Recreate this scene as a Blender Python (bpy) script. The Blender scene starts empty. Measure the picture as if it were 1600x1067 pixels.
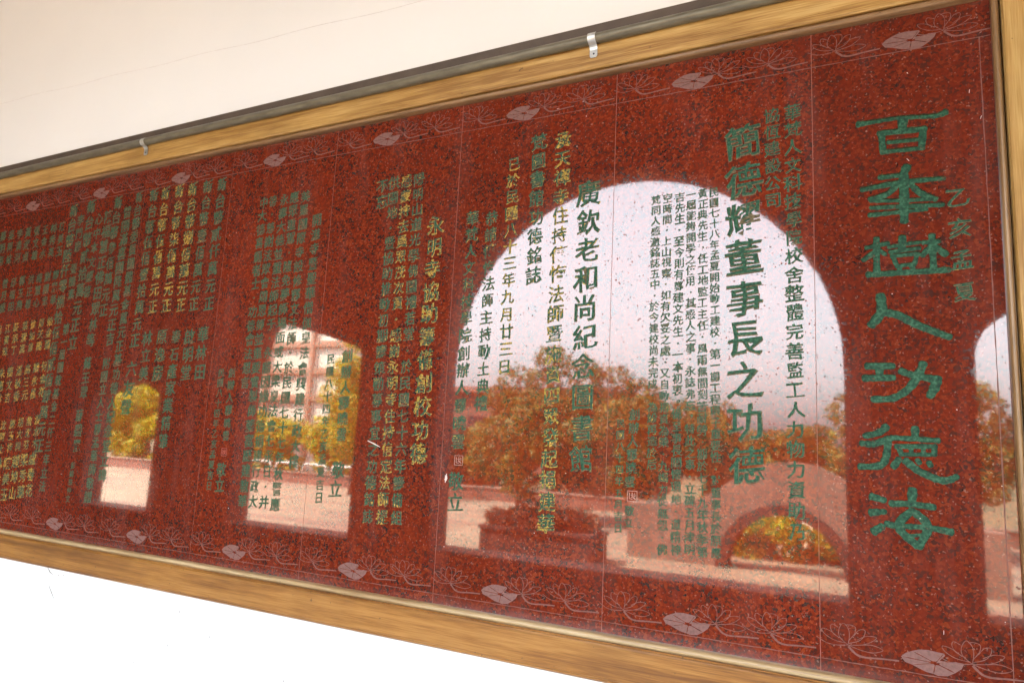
import bpy, bmesh, math, random
import numpy as np
from mathutils import Vector, Matrix
random.seed(11)
SC = bpy.context.scene
COL = SC.collection
R = math.radians

# ---------------------------------------------------------------- camera, sky, sun, exposure
CAM = Vector((-0.4821, -2.08697, 1.60472))
yaw, pitch, roll = -0.472034659, 0.148311944, 0.0495061031
F = Vector((math.sin(yaw)*math.cos(pitch), math.cos(yaw)*math.cos(pitch), math.sin(pitch)))
R0 = Vector((math.cos(yaw), -math.sin(yaw), 0)); U0 = R0.cross(F)
RV = math.cos(roll)*R0 + math.sin(roll)*U0
UV = -math.sin(roll)*R0 + math.cos(roll)*U0
cd = bpy.data.cameras.new("camera"); cam = bpy.data.objects.new("camera", cd); COL.objects.link(cam)
cam.matrix_world = Matrix(((RV.x, UV.x, -F.x, CAM.x), (RV.y, UV.y, -F.y, CAM.y), (RV.z, UV.z, -F.z, CAM.z), (0, 0, 0, 1)))
cd.sensor_width = 36; cd.lens = 1089.288/1600*36; cd.clip_end = 2000; cd.clip_start = 0.02
SC.camera = cam

SUN_DIR = Vector((-0.50, 0.30, 0.82)).normalized()      # direction towards the sun
w = bpy.data.worlds.new("World"); SC.world = w; w.use_nodes = True
nt = w.node_tree; nt.nodes.clear()
sky = nt.nodes.new("ShaderNodeTexSky"); sky.sky_type = 'NISHITA'; sky.sun_disc = False
sky.sun_elevation = math.asin(SUN_DIR.z); sky.sun_rotation = math.atan2(SUN_DIR.x, SUN_DIR.y)
sky.air_density = 1.0; sky.dust_density = 5.0; sky.ozone_density = 1.0
bg = nt.nodes.new("ShaderNodeBackground"); bg.inputs[1].default_value = 0.15
wo = nt.nodes.new("ShaderNodeOutputWorld")
hs = nt.nodes.new('ShaderNodeHueSaturation'); hs.inputs['Saturation'].default_value = 0.27   # hazy, whitish sky
nt.links.new(sky.outputs[0], hs.inputs['Color']); nt.links.new(hs.outputs[0], bg.inputs[0]); nt.links.new(bg.outputs[0], wo.inputs[0])
sd = bpy.data.lights.new("sun", 'SUN'); sd.energy = 3.4; sd.angle = R(0.5); sd.color = (1.0, 0.93, 0.82)
so = bpy.data.objects.new("sun", sd); COL.objects.link(so)
so.rotation_euler = SUN_DIR.to_track_quat('Z', 'Y').to_euler()
SC.view_settings.view_transform = 'Standard'; SC.view_settings.look = 'None'; SC.view_settings.gamma = 1.0
SC.view_settings.exposure = 4.5
SC.cycles.max_bounces = 10; SC.cycles.diffuse_bounces = 6; SC.cycles.glossy_bounces = 4
SC.cycles.use_denoising = True; SC.cycles.denoiser = 'OPENIMAGEDENOISE'
SC.cycles.sample_clamp_indirect = 20.0
try: SC.cycles.denoising_prefilter = 'ACCURATE'
except Exception: pass

# ---------------------------------------------------------------- helpers
def link(o, parent=None):
    COL.objects.link(o)
    if parent is not None: o.parent = parent
    return o
def empty(name, label, cat, group=None, loc=(0, 0, 0)):
    o = bpy.data.objects.new(name, None); o.location = loc; o.empty_display_size = 0.1
    link(o); o['label'] = label; o['category'] = cat
    if group: o['group'] = group
    return o
def tag(o, label=None, cat=None, group=None, kind=None):
    if label: o['label'] = label
    if cat: o['category'] = cat
    if group: o['group'] = group
    if kind: o['kind'] = kind
    return o
def rel(o, parent, shift=None):
    """mesh was made in world coordinates; put it under its parent without moving it"""
    o.parent = parent
    o.matrix_parent_inverse = Matrix.Translation(parent.matrix_world_loc()).inverted() if hasattr(parent, 'matrix_world_loc') else Matrix()
def mesh(name, vs, fs, mats, parent=None, smooth=False, mi=None):
    me = bpy.data.meshes.new(name); me.from_pydata([tuple(v) for v in vs], [], [tuple(f) for f in fs])
    if not isinstance(mats, (list, tuple)): mats = [mats]
    for m in mats: me.materials.append(m)
    if mi is not None: me.polygons.foreach_set("material_index", mi)
    if smooth: me.polygons.foreach_set("use_smooth", [True]*len(me.polygons))
    me.update()
    return link(bpy.data.objects.new(name, me), parent)
class MB:
    def __init__(s): s.v = []; s.f = []
    def add(s, vs, fs):
        b = len(s.v); s.v += [tuple(v) for v in vs]; s.f += [tuple(i+b for i in f) for f in fs]; return s
    def box(s, x0, x1, y0, y1, z0, z1):
        return s.add([(x0,y0,z0),(x1,y0,z0),(x1,y1,z0),(x0,y1,z0),(x0,y0,z1),(x1,y0,z1),(x1,y1,z1),(x0,y1,z1)],
                     [(0,3,2,1),(4,5,6,7),(0,1,5,4),(1,2,6,5),(2,3,7,6),(3,0,4,7)])
    def tube(s, pts, rad, n=8, closed=False, caps=True):
        pts = [Vector(p) for p in pts]; rings = []; N = len(pts)
        rr = rad if isinstance(rad, (list, tuple)) else [rad]*N
        up = Vector((0, 0, 1))
        prev = None
        for i, p in enumerate(pts):
            t = (pts[min(i+1, N-1)] - pts[max(i-1, 0)]).normalized()
            a = (prev - t*prev.dot(t)) if prev is not None else t.cross(Vector((0.31, 0.17, 0.93)))
            if a.length < 1e-6: a = t.cross(Vector((1, 0, 0)))
            a.normalize(); prev = a; b = t.cross(a)
            rings.append([p + (a*math.cos(2*math.pi*k/n) + b*math.sin(2*math.pi*k/n))*rr[i] for k in range(n)])
        vs = [v for r in rings for v in r]; fs = []
        for i in range(N-1):
            for k in range(n): fs.append((i*n+k, i*n+(k+1) % n, (i+1)*n+(k+1) % n, (i+1)*n+k))
        if caps: fs.append(tuple(range(n))[::-1]); fs.append(tuple((N-1)*n+k for k in range(n)))
        return s.add(vs, fs)
    def extrude_x(s, prof, x0, x1, nx=1):
        """closed profile [(y,z)...] swept along x"""
        n = len(prof); vs = []; fs = []
        for i in range(nx+1):
            x = x0+(x1-x0)*i/nx; vs += [(x, y, z) for y, z in prof]
        for i in range(nx):
            for k in range(n): fs.append((i*n+k, i*n+(k+1) % n, (i+1)*n+(k+1) % n, (i+1)*n+k))
        fs.append(tuple(range(n))[::-1]); fs.append(tuple(nx*n+k for k in range(n)))
        return s.add(vs, fs)
    def extrude_z(s, prof, z0, z1):
        n = len(prof); vs = [(x, y, z0) for x, y in prof]+[(x, y, z1) for x, y in prof]
        fs = [(k, (k+1) % n, n+(k+1) % n, n+k) for k in range(n)]
        fs.append(tuple(range(n))[::-1]); fs.append(tuple(n+k for k in range(n)))
        return s.add(vs, fs)
    def slab(s, xs, bot, top, y0, y1):
        """wall piece between a lower and an upper outline over the x samples, y0 nearer the outside"""
        n = len(xs); vs = []
        for x, b, t in zip(xs, bot, top): vs += [(x, y0, b), (x, y0, t), (x, y1, b), (x, y1, t)]
        fs = []
        for i in range(n-1):
            a = 4*i; c = a+4
            fs += [(a, c, c+1, a+1), (a+2, a+3, c+3, c+2), (a, a+2, c+2, c), (a+1, c+1, c+3, a+3)]
        fs += [(0, 1, 3, 2), (4*n-4, 4*n-2, 4*n-1, 4*n-3)]
        return s.add(vs, fs)
    def build(s, name, mat, parent=None, smooth=False):
        o = mesh(name, s.v, s.f, mat, parent, smooth)
        bm = bmesh.new(); bm.from_mesh(o.data); bmesh.ops.recalc_face_normals(bm, faces=bm.faces); bm.to_mesh(o.data); bm.free()
        return o

# ---------------------------------------------------------------- materials
class M:
    def __init__(s, name, col=(0.5, 0.5, 0.5), rough=0.6, ior=1.5, metal=0.0):
        s.m = bpy.data.materials.new(name); s.m.use_nodes = True; s.t = s.m.node_tree
        s.b = s.t.nodes["Principled BSDF"]
        s.b.inputs["Base Color"].default_value = (*col, 1); s.b.inputs["Roughness"].default_value = rough
        s.b.inputs["IOR"].default_value = ior; s.b.inputs["Metallic"].default_value = metal
    def n(s, typ, **kw):
        nd = s.t.nodes.new(typ)
        for k, v in kw.items():
            if k in nd.inputs: nd.inputs[k].default_value = v
            else: setattr(nd, k, v)
        return nd
    def l(s, a, b): s.t.links.new(a, b)
    def coords(s, scale=(1, 1, 1), kind='Object', perobj=False, rot=(0, 0, 0)):
        tc = s.n("ShaderNodeTexCoord"); mp = s.n("ShaderNodeMapping"); mp.inputs["Scale"].default_value = scale
        mp.inputs["Rotation"].default_value = rot
        s.l(tc.outputs[kind], mp.inputs["Vector"])
        if perobj:
            oi = s.n("ShaderNodeObjectInfo"); mu = s.n("ShaderNodeMath", operation='MULTIPLY'); mu.inputs[1].default_value = 37.0
            s.l(oi.outputs["Random"], mu.inputs[0]); s.l(mu.outputs[0], mp.inputs["Location"])
        return mp.outputs[0]
    def noise(s, vec, scale, detail=3, rough=0.55, dist=0.0):
        n = s.n("ShaderNodeTexNoise"); n.inputs["Scale"].default_value = scale; n.inputs["Detail"].default_value = detail
        n.inputs["Roughness"].default_value = rough; n.inputs["Distortion"].default_value = dist
        s.l(vec, n.inputs["Vector"]); return n.outputs["Fac"]
    def ramp(s, fac, stops, interp='LINEAR'):
        r = s.n("ShaderNodeValToRGB"); cr = r.color_ramp; cr.interpolation = interp
        while len(cr.elements) < len(stops): cr.elements.new(0.5)
        for e, (p, c) in zip(cr.elements, stops): e.position = p; e.color = (*c, 1) if len(c) == 3 else c
        s.l(fac, r.inputs[0]); return r.outputs[0]
    def mix(s, fac, a, b, mode='MIX'):
        m = s.n("ShaderNodeMix", data_type='RGBA', blend_type=mode)
        for v, i in ((fac, 0), (a, 6), (b, 7)):
            if isinstance(v, (int, float)): m.inputs[i].default_value = v
            elif isinstance(v, tuple): m.inputs[i].default_value = (*v, 1)
            else: s.l(v, m.inputs[i])
        return m.outputs[2]
    def math(s, op, a, b=None, clamp=False):
        m = s.n("ShaderNodeMath", operation=op, use_clamp=clamp)
        for v, i in ((a, 0), (b, 1)):
            if v is None: continue
            if isinstance(v, (int, float)): m.inputs[i].default_value = v
            else: s.l(v, m.inputs[i])
        return m.outputs[0]
    def bump(s, h, dist, strength=1.0):
        b = s.n("ShaderNodeBump"); b.inputs["Distance"].default_value = dist; b.inputs["Strength"].default_value = strength
        s.l(h, b.inputs["Height"]); s.l(b.outputs[0], s.b.inputs["Normal"]); return b
    def col(s, c): s.l(c, s.b.inputs["Base Color"]); return s
    def rough(s, c): s.l(c, s.b.inputs["Roughness"]); return s

# red granite, polished
g = M("red_granite", rough=0.03, ior=1.75)
v = g.coords(perobj=True)
wob = g.n("ShaderNodeTexNoise"); wob.inputs["Scale"].default_value = 70; wob.inputs["Detail"].default_value = 2
g.l(v, wob.inputs["Vector"])
wv = g.n("ShaderNodeVectorMath", operation='MULTIPLY_ADD'); wv.inputs[1].default_value = (0.012, 0.012, 0.012)
g.l(wob.outputs["Color"], wv.inputs[0]); g.l(v, wv.inputs[2])
vor = g.n("ShaderNodeTexVoronoi"); vor.inputs["Scale"].default_value = 150; vor.inputs["Randomness"].default_value = 1
g.l(wv.outputs[0], vor.inputs["Vector"])
sep = g.n("ShaderNodeSeparateColor"); g.l(vor.outputs["Color"], sep.inputs[0])
vor2 = g.n("ShaderNodeTexVoronoi"); vor2.inputs["Scale"].default_value = 300; g.l(wv.outputs[0], vor2.inputs["Vector"])
sep2 = g.n("ShaderNodeSeparateColor"); g.l(vor2.outputs["Color"], sep2.inputs[0])
big = g.noise(v, 9, 3, 0.6); mid = g.noise(v, 38, 3, 0.6)
lvl = g.math('ADD', g.math('MULTIPLY', sep.outputs[0], 0.62), g.math('MULTIPLY', mid, 0.42))
lvl = g.math('ADD', lvl, g.math('MULTIPLY', sep2.outputs[0], 0.12))
gc = g.ramp(lvl, [(0.22, (0.030, 0.022, 0.019)), (0.37, (0.046, 0.020, 0.015)), (0.45, (0.118, 0.0155, 0.008)),
                  (0.70, (0.175, 0.0215, 0.0085)), (0.90, (0.255, 0.048, 0.016))])
gc = g.mix(g.ramp(big, [(0.42, (0, 0, 0)), (0.75, (0.6, 0.6, 0.6))]), gc, (0.205, 0.026, 0.008))
oi = g.n("ShaderNodeObjectInfo")
gc = g.mix(g.math('MULTIPLY', oi.outputs["Random"], 0.38), gc, (0.10, 0.016, 0.009))
fleck = g.math('GREATER_THAN', sep2.outputs[1], 0.988)
gc = g.mix(g.math('MULTIPLY', fleck, 0.45), gc, (0.34, 0.22, 0.18))
gc = g.mix(1.0, gc, g.ramp(g.noise(g.coords(), 1.3, 4, 0.6), [(0.35, (0.80, 0.80, 0.80)), (0.65, (1.0, 1.0, 1.0))]), 'MULTIPLY')
film = g.ramp(g.noise(g.coords((3.2, 1, 0.8)), 2.2, 6, 0.68), [(0.50, (0, 0, 0)), (0.72, (1, 1, 1))])
gc = g.mix(g.math('MULTIPLY', film, 0.13), gc, (0.30, 0.17, 0.15))
g.col(gc)
pit = g.math('GREATER_THAN', sep2.outputs[2], 0.984)
dark = g.math('LESS_THAN', lvl, 0.36)
g.rough(g.math('ADD', g.math('MULTIPLY', pit, 0.4), g.math('ADD', g.math('MULTIPLY', dark, 0.03), 0.027)))
g.l(g.math('SUBTRACT', 0.5, g.math('MULTIPLY', pit, 0.30)), g.b.inputs["Specular IOR Level"])
# each slab is set at a very slightly different tilt and its polish is a little wavy
tc = g.n("ShaderNodeTexCoord"); sp = g.n("ShaderNodeSeparateXYZ"); g.l(tc.outputs["Object"], sp.inputs[0])
r1 = g.math('MULTIPLY', g.math('SUBTRACT', oi.outputs["Random"], 0.5), 0.0016)
r2 = g.math('MULTIPLY', g.math('SUBTRACT', g.math('FRACT', g.math('MULTIPLY', oi.outputs["Random"], 7.31)), 0.5), 0.0010)
hh = g.math('ADD', g.math('MULTIPLY', sp.outputs[0], r1), g.math('MULTIPLY', sp.outputs[2], r2))
hh = g.math('ADD', hh, g.math('MULTIPLY', g.noise(v, 60, 2), 0.000010))
hh = g.math('ADD', hh, g.math('MULTIPLY', g.noise(v, 2.4, 1), 0.00016))
g.bump(hh, 1.0)
GRANITE = g.m

def plain(name, col, rough=0.6, ior=1.5, metal=0.0, var=0.12, scale=20, bump=0.0, bscale=60):
    a = M(name, col, rough, ior, metal); vv = a.coords()
    n = a.noise(vv, scale, 4)
    lo = tuple(c*(1-var) for c in col); hi = tuple(min(1, c*(1+var)) for c in col)
    a.col(a.ramp(n, [(0.3, lo), (0.7, hi)]))
    if bump: a.bump(a.noise(vv, bscale, 4), bump)
    return a.m
GROUT = plain("joint_filler", (0.27, 0.105, 0.075), 0.8, scale=40, var=0.35)
CARVE = plain("rubbed_carving", (0.165, 0.066, 0.052), 0.75, scale=90, var=0.25)
LEAFC = plain("ground_leaf_carving", (0.175, 0.084, 0.072), 0.7, scale=120, var=0.22, bump=0.0002)

def paint(name, gold):
    a = M(name, rough=0.62, ior=1.35); vv = a.coords()
    n1 = a.noise(vv, 130, 3); n2 = a.noise(vv, 22, 3, 0.6)
    grn = a.ramp(n1, [(0.32, (0.005, 0.030, 0.017)), (0.50, (0.011, 0.070, 0.036)), (0.68, (0.042, 0.135, 0.078))])
    gld = a.ramp(n1, [(0.3, (0.17, 0.11, 0.014)), (0.7, (0.42, 0.30, 0.04))])
    th = 0.72-0.34*gold
    k = a.ramp(a.math('ADD', a.math('MULTIPLY', n2, 0.6), a.math('MULTIPLY', n1, 0.4)), [(th, (0, 0, 0)), (th+0.04, (1, 1, 1))])
    c = a.mix(k, grn, gld)
    worn = a.ramp(a.noise(vv, 75, 4, 0.7), [(0.62, (0, 0, 0)), (0.67, (1, 1, 1))])
    a.col(a.mix(a.math('MULTIPLY', worn, 0.55), c, (0.16, 0.07, 0.045)))
    a.bump(n1, 0.0006)
    return a.m
PAINTS = {k: paint("engraved_green_paint_%d" % int(k*100), k) for k in (0, 0.3, 0.6, 0.9)}
def edge(name, gold):
    a = M(name, rough=0.75, ior=1.35); vv = a.coords(); n1 = a.noise(vv, 60, 3)
    stone = a.ramp(a.noise(vv, 160, 3), [(0.35, (0.05, 0.045, 0.025)), (0.62, (0.17, 0.13, 0.07)), (0.8, (0.34, 0.28, 0.19))])
    gld = a.ramp(a.noise(vv, 160, 3), [(0.35, (0.30, 0.17, 0.02)), (0.7, (0.66, 0.46, 0.10))])
    th = 0.66-0.30*gold
    a.col(a.mix(a.ramp(n1, [(th, (0, 0, 0)), (th+0.05, (1, 1, 1))]), stone, gld)); return a.m
EDGES = {k: edge("chiselled_edge_%d" % int(k*100), k) for k in (0, 0.3, 0.6, 0.9)}

def wood(name, along, c0, c1, c2):
    a = M(name, rough=0.38, ior=1.5)
    sc = {'x': (1.1, 26, 26), 'z': (26, 26, 1.1)}[along]
    vv = a.coords(sc, perobj=True); raw = a.coords()
    n = a.noise(vv, 1.0, 5, 0.62, 0.6); fine = a.noise(a.coords({'x': (9, 300, 300), 'z': (300, 300, 9)}[along], perobj=True), 1.0, 3, 0.6)
    f = a.math('ADD', a.math('MULTIPLY', n, 0.62), a.math('MULTIPLY', fine, 0.38))
    c = a.ramp(f, [(0.39, c0), (0.5, c1), (0.60, c2)])
    blot = a.noise(raw, 3.1, 3)
    c = a.mix(a.ramp(blot, [(0.45, (0, 0, 0)), (0.7, (0.35, 0.35, 0.35))]), c, tuple(x*0.72 for x in c0))
    spots = a.ramp(a.noise(raw, 55, 2, 0.4), [(0.74, (0, 0, 0)), (0.78, (1, 1, 1))])
    c = a.mix(a.math('MULTIPLY', spots, 0.7), c, (0.08, 0.045, 0.02))
    a.col(c); a.rough(a.math('ADD', 0.24, a.math('MULTIPLY', fine, 0.22))); a.bump(fine, 0.00012); return a.m
WOODX = wood("varnished_teak_lengthwise", 'x', (0.27, 0.135, 0.034), (0.45, 0.265, 0.078), (0.57, 0.375, 0.135))
WOODZ = wood("varnished_teak_upright", 'z', (0.29, 0.155, 0.042), (0.44, 0.265, 0.085), (0.55, 0.370, 0.140))
WOODL = wood("varnished_teak_lower", 'x', (0.155, 0.058, 0.010), (0.275, 0.118, 0.022), (0.38, 0.185, 0.045))
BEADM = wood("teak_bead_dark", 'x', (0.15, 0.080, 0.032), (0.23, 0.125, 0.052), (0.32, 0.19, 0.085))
BEADL = wood("teak_bead_highlight", 'x', (0.30, 0.19, 0.085), (0.44, 0.31, 0.16), (0.56, 0.43, 0.25))  # paler wood colour carries the highlights along the lower bead
BEADZ = wood("teak_bead_upright", 'z', (0.17, 0.095, 0.040), (0.26, 0.150, 0.062), (0.36, 0.22, 0.10))

a = M("white_wall_paint", rough=0.85); vv = a.coords()
c = a.ramp(a.noise(vv, 1.2, 4), [(0.3, (0.825, 0.845, 0.86)), (0.7, (0.85, 0.87, 0.885))])
st = a.ramp(a.noise(a.coords((0.5, 1, 3.5)), 1.6, 5, 0.65), [(0.60, (0, 0, 0)), (0.75, (1, 1, 1))])
c = a.mix(a.math('MULTIPLY', st, 0.14), c, (0.66, 0.60, 0.50)); a.col(c)
a.bump(a.noise(vv, 90, 4), 0.0005); WALLP = a.m

a = M("galvanised_conduit", (0.22, 0.21, 0.17), 0.36, metal=0.3); vv = a.coords((2, 8, 8))
a.col(a.ramp(a.noise(vv, 6, 4), [(0.3, (0.115, 0.100, 0.068)), (0.7, (0.20, 0.18, 0.125))])); a.bump(a.noise(vv, 60, 3), 0.0002); PIPE = a.m
CHANNEL = plain("bronze_trunking", (0.085, 0.062, 0.046), 0.5, scale=9, var=0.25)
STRAP = plain("zinc_strap", (0.62, 0.62, 0.60), 0.35, metal=0.8, scale=80)
SCREW = plain("screw_steel", (0.10, 0.10, 0.11), 0.4, metal=0.8)
FLOORM = M("corridor_tile", rough=0.35); vv = FLOORM.coords()
br = FLOORM.n("ShaderNodeTexBrick"); br.inputs["Scale"].default_value = 1.0; br.offset = 0
br.inputs["Brick Width"].default_value = 0.6; br.inputs["Row Height"].default_value = 0.6; br.inputs["Mortar Size"].default_value = 0.004
br.inputs["Color1"].default_value = (0.56, 0.545, 0.52, 1); br.inputs["Color2"].default_value = (0.52, 0.505, 0.48, 1); br.inputs["Mortar"].default_value = (0.30, 0.29, 0.27, 1)
FLOORM.l(vv, br.inputs["Vector"]); FLOORM.col(br.outputs[0]); FLOORM = FLOORM.m
CEIL = plain("ceiling_paint", (0.80, 0.81, 0.82), 0.9)
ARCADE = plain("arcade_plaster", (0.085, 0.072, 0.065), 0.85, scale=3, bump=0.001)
PAVE = M("warm_paving", rough=0.8); vv = PAVE.coords()
pc = PAVE.ramp(PAVE.noise(vv, 0.9, 5, 0.6), [(0.3, (0.16, 0.115, 0.075)), (0.7, (0.235, 0.175, 0.115))])
pc = PAVE.mix(PAVE.ramp(PAVE.noise(PAVE.coords((0.25, 1.6, 1)), 1.0, 4), [(0.50, (0, 0, 0)), (0.60, (0.85, 0.85, 0.85))]), pc, (0.15, 0.09, 0.065))
PAVE.col(pc); PAVE.bump(PAVE.noise(vv, 40, 4), 0.003); PAVE = PAVE.m
EARTH = plain("dry_lawn", (0.10, 0.075, 0.03), 0.95, scale=4, var=0.4)
CONC = plain("weathered_concrete", (0.21, 0.135, 0.10), 0.9, scale=2.2, var=0.22, bump=0.003)
CONCD = plain("planter_stone_rim_shade", (0.035, 0.018, 0.014), 0.85, scale=6, var=0.3)  # planter's own stone; on the arch rim this dark tone is painted shade
REDW = plain("faded_red_wall", (0.18, 0.08, 0.055), 0.85, scale=1.4, var=0.2)
WHITE = plain("white_rail_paint", (0.75, 0.72, 0.68), 0.5)
FACADE = plain("cream_facade", (0.80, 0.74, 0.63), 0.8, scale=1, var=0.04)
BAND = plain("salmon_band", (0.42, 0.24, 0.16), 0.8, scale=2)
ROOFM = plain("dull_red_roof", (0.24, 0.10, 0.07), 0.85, scale=2)
CREAMC = plain("cream_post", (0.62, 0.50, 0.36), 0.8)
BARK = plain("bark", (0.075, 0.045, 0.03), 0.95, scale=12, var=0.35, bump=0.01, bscale=14)
def foliage(name, c0, c1, c2, tr=0.35):
    a = M(name, rough=0.6, ior=1.4); oi = a.coords()
    n = a.noise(oi, 2.2, 3); n2 = a.noise(oi, 14, 2)
    f = a.math('ADD', a.math('MULTIPLY', n, 0.6), a.math('MULTIPLY', n2, 0.4))
    c = a.ramp(f, [(0.32, c0), (0.5, c1), (0.68, c2)])
    a.col(c)
    t = a.n("ShaderNodeBsdfTranslucent"); a.l(c, t.inputs[0]); mx = a.n("ShaderNodeMixShader"); mx.inputs[0].default_value = tr
    a.l(a.b.outputs[0], mx.inputs[1]); a.l(t.outputs[0], mx.inputs[2]); a.l(mx.outputs[0], a.t.nodes["Material Output"].inputs[0])
    return a.m
F_OLIVE = foliage("olive_brown_leaves", (0.050, 0.042, 0.010), (0.135, 0.115, 0.016), (0.27, 0.245, 0.03))
F_YELL = foliage("yellow_green_leaves", (0.13, 0.105, 0.008), (0.34, 0.30, 0.012), (0.54, 0.50, 0.02))
F_DARK = foliage("dark_evergreen_leaves", (0.015, 0.018, 0.006), (0.03, 0.035, 0.012), (0.05, 0.05, 0.018), 0.15)
F_RUST = foliage("rust_shrub_leaves", (0.045, 0.018, 0.008), (0.09, 0.040, 0.014), (0.16, 0.085, 0.02), 0.25)
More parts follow.
